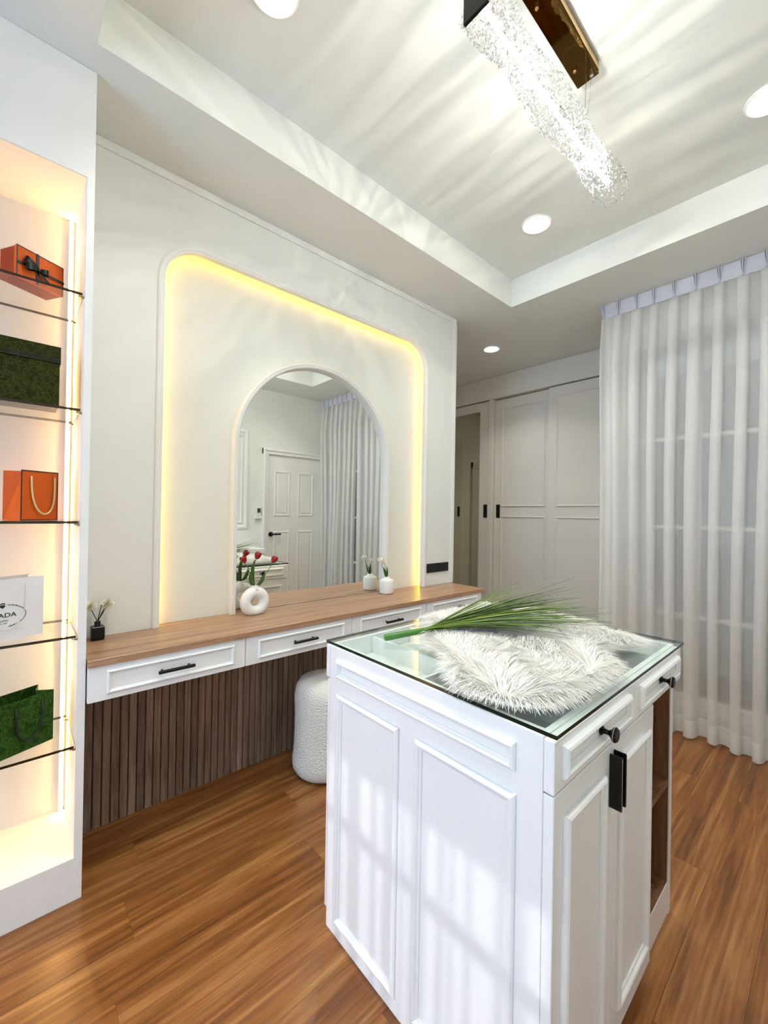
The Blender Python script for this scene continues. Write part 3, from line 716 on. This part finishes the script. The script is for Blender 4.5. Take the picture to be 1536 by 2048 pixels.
# ------------------------------------------------------------------ counter objects
# reed diffuser
dx, dy = .247, 1.866
df = thing('reed_diffuser', 'small square black glass reed diffuser with two white flower reeds beside the cabinet', 'diffuser', (dx, dy, CT))
bobj('bottle', 'black', df, dx-.021, dx+.021, dy-.019, dy+.019, CT+.0003, CT+.050, bev=.003)
bm = bmesh.new(); lathe(bm, [(.010, CT+.050), (.010, CT+.066), (.0085, CT+.068)], (dx, dy, 0), 20); obj('neck', bm, 'black', df, smooth=40)
for x1, z1, fl in ((-.022, .118, 1), (.012, .128, 0), (.022, .116, 0), (.030, .122, 1)):
    bm = bmesh.new(); tube(bm, [(dx, dy, CT+.066), (dx+x1, dy+.004, CT+z1)], .0014, 6); rd = obj('reed', bm, 'black_soft', df)
    if fl:
        bm = bmesh.new(); c = Vector((dx+x1, dy+.004, CT+z1+.006)); rr = random.Random(x1)
        for k in range(70):
            a = 2*PI*k*.381966; h = 1-2*(k+.5)/70; q = math.sqrt(1-h*h); d = Vector((q*math.cos(a), q*math.sin(a), h*.7+.15)).normalized()
            s = d.orthogonal().normalized()*.0045; L = .021*(.85+.3*rr.random())
            p0 = bm.verts.new(c+s*.4); p1 = bm.verts.new(c-s*.4); p2 = bm.verts.new(c+d*L-s); p3 = bm.verts.new(c+d*L+s); bm.faces.new((p0, p1, p2, p3))
        tag(obj('flower', bm, 'reed_flower', rd), 'fluffy cream flower head')
# ring vase
vx, vy, vz = .868, 1.875, .8215
vs = thing('ring_vase', 'white ring-shaped vase holding red tulips on the counter', 'vase', (vx, vy, CT))
bm = bmesh.new(); A, B = .0455, .0255; NU, NV = 48, 20; g = []
for i in range(NU):
    a = 2*PI*i/NU; r = []
    for k in range(NV):
        b = 2*PI*k/NV; q = A+B*math.cos(b)
        r.append(bm.verts.new((vx+q*math.cos(a), vy+B*1.0*math.sin(b), max(CT+.0004, vz+q*math.sin(a)))))
    g.append(r)
for i in range(NU):
    for k in range(NV): bm.faces.new((g[i][k], g[(i+1) % NU][k], g[(i+1) % NU][(k+1) % NV], g[i][(k+1) % NV]))
obj('ring_body', bm, 'ceramic', vs, smooth=True)
bm = bmesh.new(); lathe(bm, [(.024, .878), (.018, .886), (.0155, .893), (.0165, .899), (.0145, .899), (.013, .888)], (vx, vy, 0), 28); obj('neck', bm, 'ceramic', vs, smooth=True)
def leaf_mesh(bm, p0, p1, bulge, w, n=8):
    p0, p1, bulge = Vector(p0), Vector(p1), Vector(bulge); pm = (p0+p1)/2+bulge; L = []
    side = (p1-p0).cross(Vector((0, 1, 0))).normalized()
    for i in range(n+1):
        f = i/n; c = p0*(1-f)**2+pm*2*f*(1-f)+p1*f*f; ww = w*max(.04, math.sin(PI*(f*.8+.14))**.9)*(1 if f < .98 else .1)
        L.append([bm.verts.new(c+side*ww), bm.verts.new(c+Vector((0, .004, 0))), bm.verts.new(c-side*ww)])
    for i in range(n):
        for k in range(2): bm.faces.new((L[i][k], L[i][k+1], L[i+1][k+1], L[i+1][k]))
def tulip(label, base, head, mat, size, leaves, group, bend=(0, 0, 0)):
    t = thing('tulip', label, 'flower', base, group); base, head = Vector(base), Vector(head); mid = (base+head)/2+Vector(bend)
    pts = [base*(1-f)**2+mid*2*f*(1-f)+head*f*f for f in [i/8 for i in range(9)]]
    bm = bmesh.new(); tube(bm, pts, .0016, 7); obj('stem', bm, 'stem', t, smooth=True)
    ax = (pts[-1]-pts[-2]).normalized(); e1 = ax.orthogonal().normalized(); e2 = ax.cross(e1)
    for k in range(6):
        a0 = 2*PI*k/6+(.26 if k % 2 else 0); ro = 1.0 if k % 2 else .86; bm = bmesh.new(); g = []
        for i in range(7):
            f = i/6; rr = size*ro*(.22+1.0*math.sin(PI*min(1, f*.62+.10)))*.60*(1 if f < .8 else 1-.30*(f-.8)/.2); hw = .62*math.cos(PI/2*f**2.4)+.02
            g.append([bm.verts.new(head+ax*(size*1.55*f-.002)+(e1*math.cos(a0+s*hw)+e2*math.sin(a0+s*hw))*rr) for s in (-1, -.5, 0, .5, 1)])
        for i in range(6):
            for s in range(4): bm.faces.new((g[i][s], g[i][s+1], g[i+1][s+1], g[i+1][s]))
        obj('petal', bm, mat, t, smooth=True)
    for p1, bl, w, m in leaves:
        bm = bmesh.new(); leaf_mesh(bm, base, p1, bl, w); obj('leaf', bm, m, t, smooth=True)
GR = 'red tulips in the ring vase'
tulip('red tulip leaning left in the white ring vase', (vx-.004, vy, .892), (.816, vy, 1.012), 'petal_red', .022, [((.842, vy-.004, .962), (-.012, 0, -.006), .011, 'leaf')], GR, (.008, 0, 0))
tulip('red tulip standing highest in the middle of the white ring vase', (vx-.001, vy+.007, .892), (.880, vy+.014, 1.026), 'petal_red', .022, [((.872, vy+.012, 1.018), (-.022, 0, .004), .0095, 'leaf_dark')], GR, (-.03, 0, 0))
tulip('red tulip leaning right in the white ring vase', (vx+.005, vy-.005, .892), (.953, vy-.010, 1.004), 'petal_red', .022, [((.913, vy-.010, .962), (.012, 0, -.012), .0095, 'leaf')], GR, (.006, 0, -.006))
# bud vase with white tulips
bx, by = 1.717, 1.878
bv = thing('bud_vase', 'small white bottle vase holding white tulips at the right mirror edge', 'vase', (bx, by, CT))
bm = bmesh.new(); lathe(bm, [(.036, CT+.0003), (.042, CT+.004), (.043, CT+.010), (.043, CT+.074), (.040, CT+.084), (.026, CT+.090), (.018, CT+.094), (.017, CT+.102), (.014, CT+.102), (.013, CT+.092)], (bx, by, 0), 36); obj('vase_body', bm, 'ceramic', bv, smooth=True)
GW = 'white tulips in the bud vase'
tulip('white tulip in the bud vase, larger left bloom', (bx-.003, by, CT+.095), (1.672, by, .952), 'petal_white', .026, [((1.690, by-.004, .925), (-.008, 0, 0), .007, 'leaf'), ((1.700, by+.003, .915), (.01, 0, 0), .006, 'leaf_dark')], GW, (-.004, 0, 0))
tulip('white tulip in the bud vase, smaller right bloom', (bx+.003, by, CT+.095), (1.712, by+.01, .936), 'petal_white', .022, [((1.716, by-.003, .925), (.008, 0, 0), .006, 'leaf')], GW, (.006, 0, 0))

# ------------------------------------------------------------------ things on the glass shelves
def rot_pts(c, ang, pts):
    ca, sa = math.cos(ang), math.sin(ang); return [(c[0]+u*ca-v*sa, c[1]+u*sa+v*ca) for u, v in pts]
def local_thing(name, label, cat, loc, ang, group=None):
    t = thing(name, label, cat, loc, group); t.rotation_euler = (0, 0, ang); return t
def lobj(name, bm, mat, parent, smooth=False, mats=None):       # mesh already in the thing's local frame
    bmesh.ops.recalc_face_normals(bm, faces=bm.faces[:]); me = bpy.data.meshes.new(name); bm.to_mesh(me); bm.free()
    for m in (mats or [mat]): me.materials.append(M[m])
    if smooth:
        for p in me.polygons: p.use_smooth = True
    o = bpy.data.objects.new(name, me); COL.objects.link(o); o.parent = parent; return o
def lbox(name, mat, parent, *b, bev=0):
    bm = bmesh.new(); box(bm, *b, bev=bev); return lobj(name, bm, mat, parent)
# orange ribboned gift box (front edge from (.002,1.65) to (.115,1.715))
ang = math.atan2(.065, .113); Lb = .130
gb = local_thing('gift_box', 'orange gift box tied with a black ribbon bow on the top glass shelf', 'gift box', (.0585, 1.6825, SHZ[0]+.0006), ang)
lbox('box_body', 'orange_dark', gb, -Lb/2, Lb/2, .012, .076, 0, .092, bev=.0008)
o = lbox('lid', 'orange_paper', gb, -Lb/2-.001, Lb/2+.001, 0, .0118, 0, .093, bev=.0008)
for b in ((-Lb/2-.0015, Lb/2+.0015, -.0006, .0006, .091, .0938), (-Lb/2-.0015, -Lb/2+.002, -.0006, .0006, 0, .0938), (Lb/2-.002, Lb/2+.0015, -.0006, .0006, 0, .0938)): lbox('lid_edge', 'brown_edge', o, *b)
lbox('ribbon', 'black_soft', gb, -.014, -.006, -.0022, -.0008, 0, .0945)
lbox('ribbon', 'black_soft', gb, -Lb/2-.002, Lb/2+.002, -.0032, -.0024, .040, .047)
def bow_loop(dirx, dz, L, name):
    bm = bmesh.new(); n = 12; c = Vector((-.010, -.005, .044)); g = []
    for i in range(n+1):
        a = 2*PI*i/n; f = (1-math.cos(a))/2; p = c+Vector((dirx*L*f, -.007*math.sin(a)-.006*f, dz*L*f)); wv = Vector((-dz, 0, dirx)).normalized()*(.004+.006*f)
        g.append([bm.verts.new(p+wv), bm.verts.new(p-wv)])
    for i in range(n): bm.faces.new((g[i][0], g[i][1], g[i+1][1], g[i+1][0]))
    lobj(name, bm, 'black', gb, True)
bow_loop(-.88, .36, .045, 'bow_loop'); bow_loop(-.95, -.15, .040, 'bow_loop'); bow_loop(.9, .05, .028, 'bow_loop')
for p1 in ((.016, -.012, .012), (-.056, -.013, .060)):
    bm = bmesh.new(); c = Vector((-.010, -.006, .044)); p1 = Vector(p1); d = (p1-c).normalized(); wv = Vector((-d.z, 0, d.x))*.0065
    v = [bm.verts.new(q) for q in (c+wv*.6, c-wv*.6, p1-wv, p1-d*.006, p1+wv)]; bm.faces.new(v); lobj('bow_tail', bm, 'black', gb)
lbox('bow_knot', 'black', gb, -.0145, -.0055, -.011, -.002, .039, .049, bev=.002)
# dark green floral box
gx = thing('patterned_box', 'dark green floral patterned box with stitched band on the second glass shelf', 'box', (.0, 1.70, SHZ[1]+.0006))
bobj('box_body', 'green_dark', gx, -.12, .107, 1.646, 1.772, SHZ[1]+.0006, SHZ[1]+.131, bev=.001)
lid = bobj('lid', 'green_dark', gx, -.122, .1095, 1.6445, 1.7735, SHZ[1]+.132, SHZ[1]+.184, bev=.001)
for dz in (.134, .139, .144): bobj('stitch_band', 'black_soft', lid, -.122, .1096, 1.6436, 1.6444, SHZ[1]+dz, SHZ[1]+dz+.0026)
# orange paper bag
def paper_bag(name, label, loc, ang, w, d, h, mat, side, fold=.35, edge=None):
    t = local_thing(name, label, 'paper bag', loc, ang)
    th = .0012
    bm = bmesh.new(); box(bm, -w/2, w/2, -th, 0, 0, h); fr = lobj('front_panel', bm, mat, t)
    bm = bmesh.new(); box(bm, -w/2, w/2, d, d+th, 0, h*1.0); lobj('back_panel', bm, mat, t)
    for s in (-1, 1):
        bm = bmesh.new(); xs = s*(w/2-.0008); xi = s*(w/2-d*fold)
        a = [bm.verts.new(q) for q in ((xs, 0, 0), (xs, d/2, 0), (xs, d, 0), (xs, 0, h*.999), (xi, d/2, h*.998), (xs, d, h*.999), (xs, d/2, h*.22))]
        for fcs in ((0, 1, 6), (1, 2, 6), (0, 6, 4, 3), (2, 5, 4, 6)): bm.faces.new([a[i] for i in fcs])
        lobj('gusset', bm, side, t)
    bm = bmesh.new(); box(bm, -w/2+.001, w/2-.001, 0, d, .0003, .0015); lobj('bottom_panel', bm, side, t)
    if edge:
        for b in ((-w/2-.0005, w/2+.0005, h-.0035, h+.0005), (-w/2-.0005, w/2+.0005, 0, .0035), (-w/2-.0005, -w/2+.003, .0035, h-.0035), (w/2-.003, w/2+.0005, .0035, h-.0035)):
            lbox('edge_border', edge, fr, b[0], b[1], -th-.0004, -th-.0001, b[2], b[3])
    return t, fr
def handle_loop(t, x0, x1, ztop, zlow, yy, r, mat, lean=0, name='handle'):
    bm = bmesh.new(); pts = []
    for i in range(25):
        f = i/24; a = PI*f; xm = (x0+x1)/2+lean*math.sin(a)
        pts.append((xm-(x1-x0)/2*math.cos(a)*(1 if .12 < f < .88 else 1), yy-.004*math.sin(a)-.002, ztop-(ztop-zlow)*math.sin(a)**.62))
    tube(bm, pts, r, 8); return lobj(name, bm, mat, t, True)
ob, fr = paper_bag('paper_bag', 'small orange paper bag with gold rope handle on the third glass shelf', (.067, 1.7045, SHZ[2]+.0006), math.radians(28), .104, .085, .155, 'orange_paper', 'orange_paper', edge='brown_edge')
tag(handle_loop(ob, -.026, .040, .138, .020, -.002, .0026, 'cord', .004), 'twisted gold rope handle')
# white printed bag
wb, fr = paper_bag('paper_bag', 'white paper bag with black printed lettering and oval emblem on the fourth glass shelf', (.0028, 1.6955, SHZ[3]+.0006), math.atan2(.040, .098), .170, .075, .186, 'white_paper', 'white_paper')
def text_part(txt, size, x, z, parent, name, mat='ink', sx=1, font_off=0):
    cu = bpy.data.curves.new(name, 'FONT'); cu.body = txt; cu.size = size; cu.align_x = 'CENTER'; cu.extrude = .00008; cu.offset = font_off
    to = bpy.data.objects.new(name, cu); COL.objects.link(to)
    me = bpy.data.meshes.new_from_object(to.evaluated_get(bpy.context.evaluated_depsgraph_get())); bpy.data.objects.remove(to)
    me.transform(Matrix.Translation((x, -.00175, z)) @ Matrix.Rotation(PI/2, 4, 'X') @ Matrix.Diagonal((sx, 1, 1, 1)))
    me.materials.append(M[mat]); o = bpy.data.objects.new(name, me); COL.objects.link(o); o.parent = parent; return o
EX = -.019                                      # emblem centre on the front panel
tag(text_part('PRADA', .0185, EX, .072, fr, 'printed_lettering', sx=1.15, font_off=.00025), 'bold black printed word')
tag(text_part('MILANO', .0072, EX, .0595, fr, 'printed_lettering'), 'small printed word')
tag(text_part('DAL 1913', .0055, EX, .052, fr, 'printed_lettering'), 'tiny printed line')
bm = bmesh.new()
for a0, a1 in ((-.42*PI, .30*PI), (.36*PI, .44*PI), (.56*PI, .64*PI), (.70*PI, 1.42*PI)):
    tube(bm, [(EX+.058*math.cos(a0+(a1-a0)*i/18), -.0019, .076+.034*math.sin(a0+(a1-a0)*i/18)) for i in range(19)], .0007, 6)
for a in (.33*PI, .67*PI, -.36*PI, 1.36*PI):
    for da in (-.022, .022): tube(bm, [(EX+.058*math.cos(a+da*PI+k*.05), -.0020, .076+.034*math.sin(a+da*PI+k*.05)) for k in (-1, 0, 1)], [.0006, .0018, .0006], 6)
tag(lobj('printed_rope', bm, 'ink', fr), 'printed oval rope with knots')
bm = bmesh.new()
prism(bm, [(EX-.006, .104), (EX-.0065, .109), (EX, .110), (EX+.0065, .109), (EX+.006, .104), (EX, .099)], lambda u, v, t: (u, -.0013-t, v), 0, .0004)
for k in (-1, 0, 1): lathe(bm, [(.0022, -.0018), (.0022, -.0013)], (EX+k*.004, 0, .113+.0015*(k == 0)), 10, 'y')
tag(lobj('printed_crest', bm, 'ink', fr), 'printed crest with crown')
tag(handle_loop(wb, -.062, .038, .168, .035, -.002, .0014, 'cord_white', 0), 'thin white cord handle')
# green floral bag
gn, fr = paper_bag('paper_bag', 'green floral patterned paper bag with black cord handle on the lowest glass shelf', (.012, 1.6846, SHZ[4]+.0006), math.atan2(.058, .126), .222, .085, .162, 'green_paper', 'green_paper')
tag(handle_loop(gn, .008, .078, .140, .032, -.002, .0028, 'black_soft', -.004), 'black cord handle')
tag(text_part('GUCCI', .011, .050, .020, fr, 'printed_lettering', 'black_soft'), 'small dark printed word')

# ------------------------------------------------------------------ island top objects
GT = .860
outline = [(.81, .666), (.745, .592), (.725, .552), (.735, .496), (.745, .443), (.78, .393), (.837, .376), (.913, .370), (1.027, .366), (1.125, .372), (1.180, .400), (1.225, .455), (1.30, .455), (1.37, .40), (1.42, .392), (1.465, .425), (1.49, .469), (1.478, .538), (1.545, .60), (1.55, .694), (1.555, .863), (1.535, .964), (1.46, 1.015), (1.36, 1.035), (1.206, 1.05), (1.126, 1.025), (1.041, .945), (.935, .85), (.895, .79), (.872, .70)]
def smooth_poly(P, it=2):
    for _ in range(it):
        Q = []
        for i in range(len(P)):
            a, b = P[i], P[(i+1) % len(P)]; Q += [(a[0]*.75+b[0]*.25, a[1]*.75+b[1]*.25), (a[0]*.25+b[0]*.75, a[1]*.25+b[1]*.75)]
        P = Q
    return P
def inside(x, y, P):
    c = False; j = len(P)-1
    for i in range(len(P)):
        if (P[i][1] > y) != (P[j][1] > y) and x < (P[j][0]-P[i][0])*(y-P[i][1])/(P[j][1]-P[i][1])+P[i][0]: c = not c
        j = i
    return c
def edge_d(x, y, P):
    d = 9; 
    for i in range(len(P)):
        (ax, ay), (bx_, by_) = P[i], P[(i+1) % len(P)]; ux, uy = bx_-ax, by_-ay; f = max(0, min(1, ((x-ax)*ux+(y-ay)*uy)/(ux*ux+uy*uy+1e-12)))
        d = min(d, math.hypot(x-ax-f*ux, y-ay-f*uy))
    return d
cxm, cym = 1.15, .70
OUT = smooth_poly(outline, 1)
INN = [(p[0]+(cxm-p[0])*.045, p[1]+(cym-p[1])*.06) for p in OUT]
rug = thing('fur_rug', 'fluffy white faux fur rug spread over the glass island top', 'rug', (cxm, cym, GT+.0005))
bm = bmesh.new(); prism(bm, INN, lambda u, v, t: (u, v, t), GT+.0005, GT+.006); obj('backing', bm, 'rug_back', rug)
rr = random.Random(5); V = []; Fc = []
cnt = 0
while cnt < 32000:
    x, y = rr.uniform(.72, 1.56), rr.uniform(.36, 1.06)
    if not inside(x, y, INN): continue
    cnt += 1
    e = edge_d(x, y, INN)
    q = Vector((x*9, y*9, 0)); a = 2.2*PI*mnoise.noise(q*.45)+1.2*mnoise.noise(q*1.5)
    d = Vector((math.cos(a), math.sin(a), 0))
    if e < .05:
        o_ = Vector((x-cxm, y-cym, 0)).normalized(); d = (d*(e/.05)+o_*(1.3-e/.05)).normalized()
    cl = .5+.5*mnoise.noise(q*5)
    L = rr.uniform(.038, .064); h = rr.uniform(.012, .023)*(.55+.8*cl)*min(1, .35+e/.05)
    d = (d+Vector((rr.uniform(-.35, .35), rr.uniform(-.35, .35), 0))).normalized(); sd = Vector((-d.y, d.x, 0))*rr.uniform(.0006, .0013)
    p = Vector((x, y, GT+.004)); b0 = len(V); n = 3
    for i in range(n+1):
        f = i/n; c = p+d*L*f+Vector((0, 0, h*math.sin(PI*min(1, f*.75))*1.25+.002)); w = sd*(1-f*.85)
        V += [tuple(c-w-Vector((cxm, cym, GT+.0005))), tuple(c+w-Vector((cxm, cym, GT+.0005)))]
    for i in range(n): k = b0+2*i; Fc.append((k, k+1, k+3, k+2))
me = bpy.data.meshes.new('fur'); me.from_pydata(V, [], Fc); me.materials.append(M['fur'])
fo = bpy.data.objects.new('fur', me); COL.objects.link(fo); fo.parent = rug; fo['kind'] = 'stuff'
# candle
cd = thing('pillar_candle', 'short white pillar candle standing on the fur rug behind the grass', 'candle', (1.30, .885, GT+.006))
bm = bmesh.new(); lathe(bm, [(.023, GT+.0065), (.0245, GT+.009), (.0245, GT+.066), (.023, GT+.069), (.006, GT+.067)], (1.30, .885, 0), 28); obj('wax', bm, 'wax', cd, smooth=40)
bm = bmesh.new(); tube(bm, [(1.30, .885, GT+.067), (1.301, .885, GT+.074)], .0008, 6); obj('wick', bm, 'black_soft', cd)
# bunch of grass
g0, g1 = Vector((.850, .936, GT+.012)), Vector((.985, .868, GT+.030))
gs = thing('grass_bunch', 'bunch of long green artificial grass lying across the fur rug', 'artificial grass', tuple(g0))
bm = bmesh.new(); tube(bm, [g0, g0+(g1-g0)*.03, g0.lerp(g1, .5), g0.lerp(g1, .52), g0.lerp(g1, .55), g1], [.0085, .0105, .0095, .0102, .0092, .0085], 14); obj('stem', bm, 'grass_stem', gs, smooth=40)
rg = random.Random(21); dirv = (g1-g0).normalized(); side = Vector((-dirv.y, dirv.x, 0)).normalized()
for k in range(170):
    f = rg.uniform(-1, .25) if k % 3 else rg.uniform(-.2, 1); f = max(-1, min(1, f)); L = rg.uniform(.32, .56)
    if k % 9 == 0: L *= 1.15
    # fan: far side (positive) rises and spreads, near side lies flat
    end_side = f*(.21 if f < 0 else .10)+rg.uniform(-.02, .02); up = rg.uniform(-.01, .04)+(max(0, f)*.06)
    p0 = g1-dirv*.02+side*rg.uniform(-.006, .006)+Vector((0, 0, rg.uniform(-.004, .005)))
    p3 = g1+dirv*L+side*end_side+Vector((0, 0, up)); p3.z = max(p3.z, GT+.026)
    p1 = p0+dirv*L*.35+side*end_side*.25+Vector((0, 0, .010+.3*up)); droop = rg.uniform(0, .05)
    pts = []
    for i in range(9):
        u = i/8; q = p0*(1-u)**2+p1*2*u*(1-u)+p3*u*u; q.z -= droop*u**3; q.z = max(q.z, GT+.024); pts.append(q)
    w = rg.uniform(.0016, .0034); bm = bmesh.new(); row_ = []
    tilt = rg.uniform(-.9, .9)
    for i, q in enumerate(pts):
        d = (pts[min(i+1, 8)]-pts[max(i-1, 0)]).normalized(); s = d.cross(Vector((0, 0, 1))).normalized(); up_ = s.cross(d); s = s*math.cos(tilt)+up_*math.sin(tilt)
        ww = w*(1-(i/8)**2*.85); row_.append([bm.verts.new(q-s*ww), bm.verts.new(q+up_*.0006), bm.verts.new(q+s*ww)])
    for i in range(8):
        for j in range(2): bm.faces.new((row_[i][j], row_[i][j+1], row_[i+1][j+1], row_[i+1][j]))
    obj('blade', bm, 'blade', gs, smooth=True)
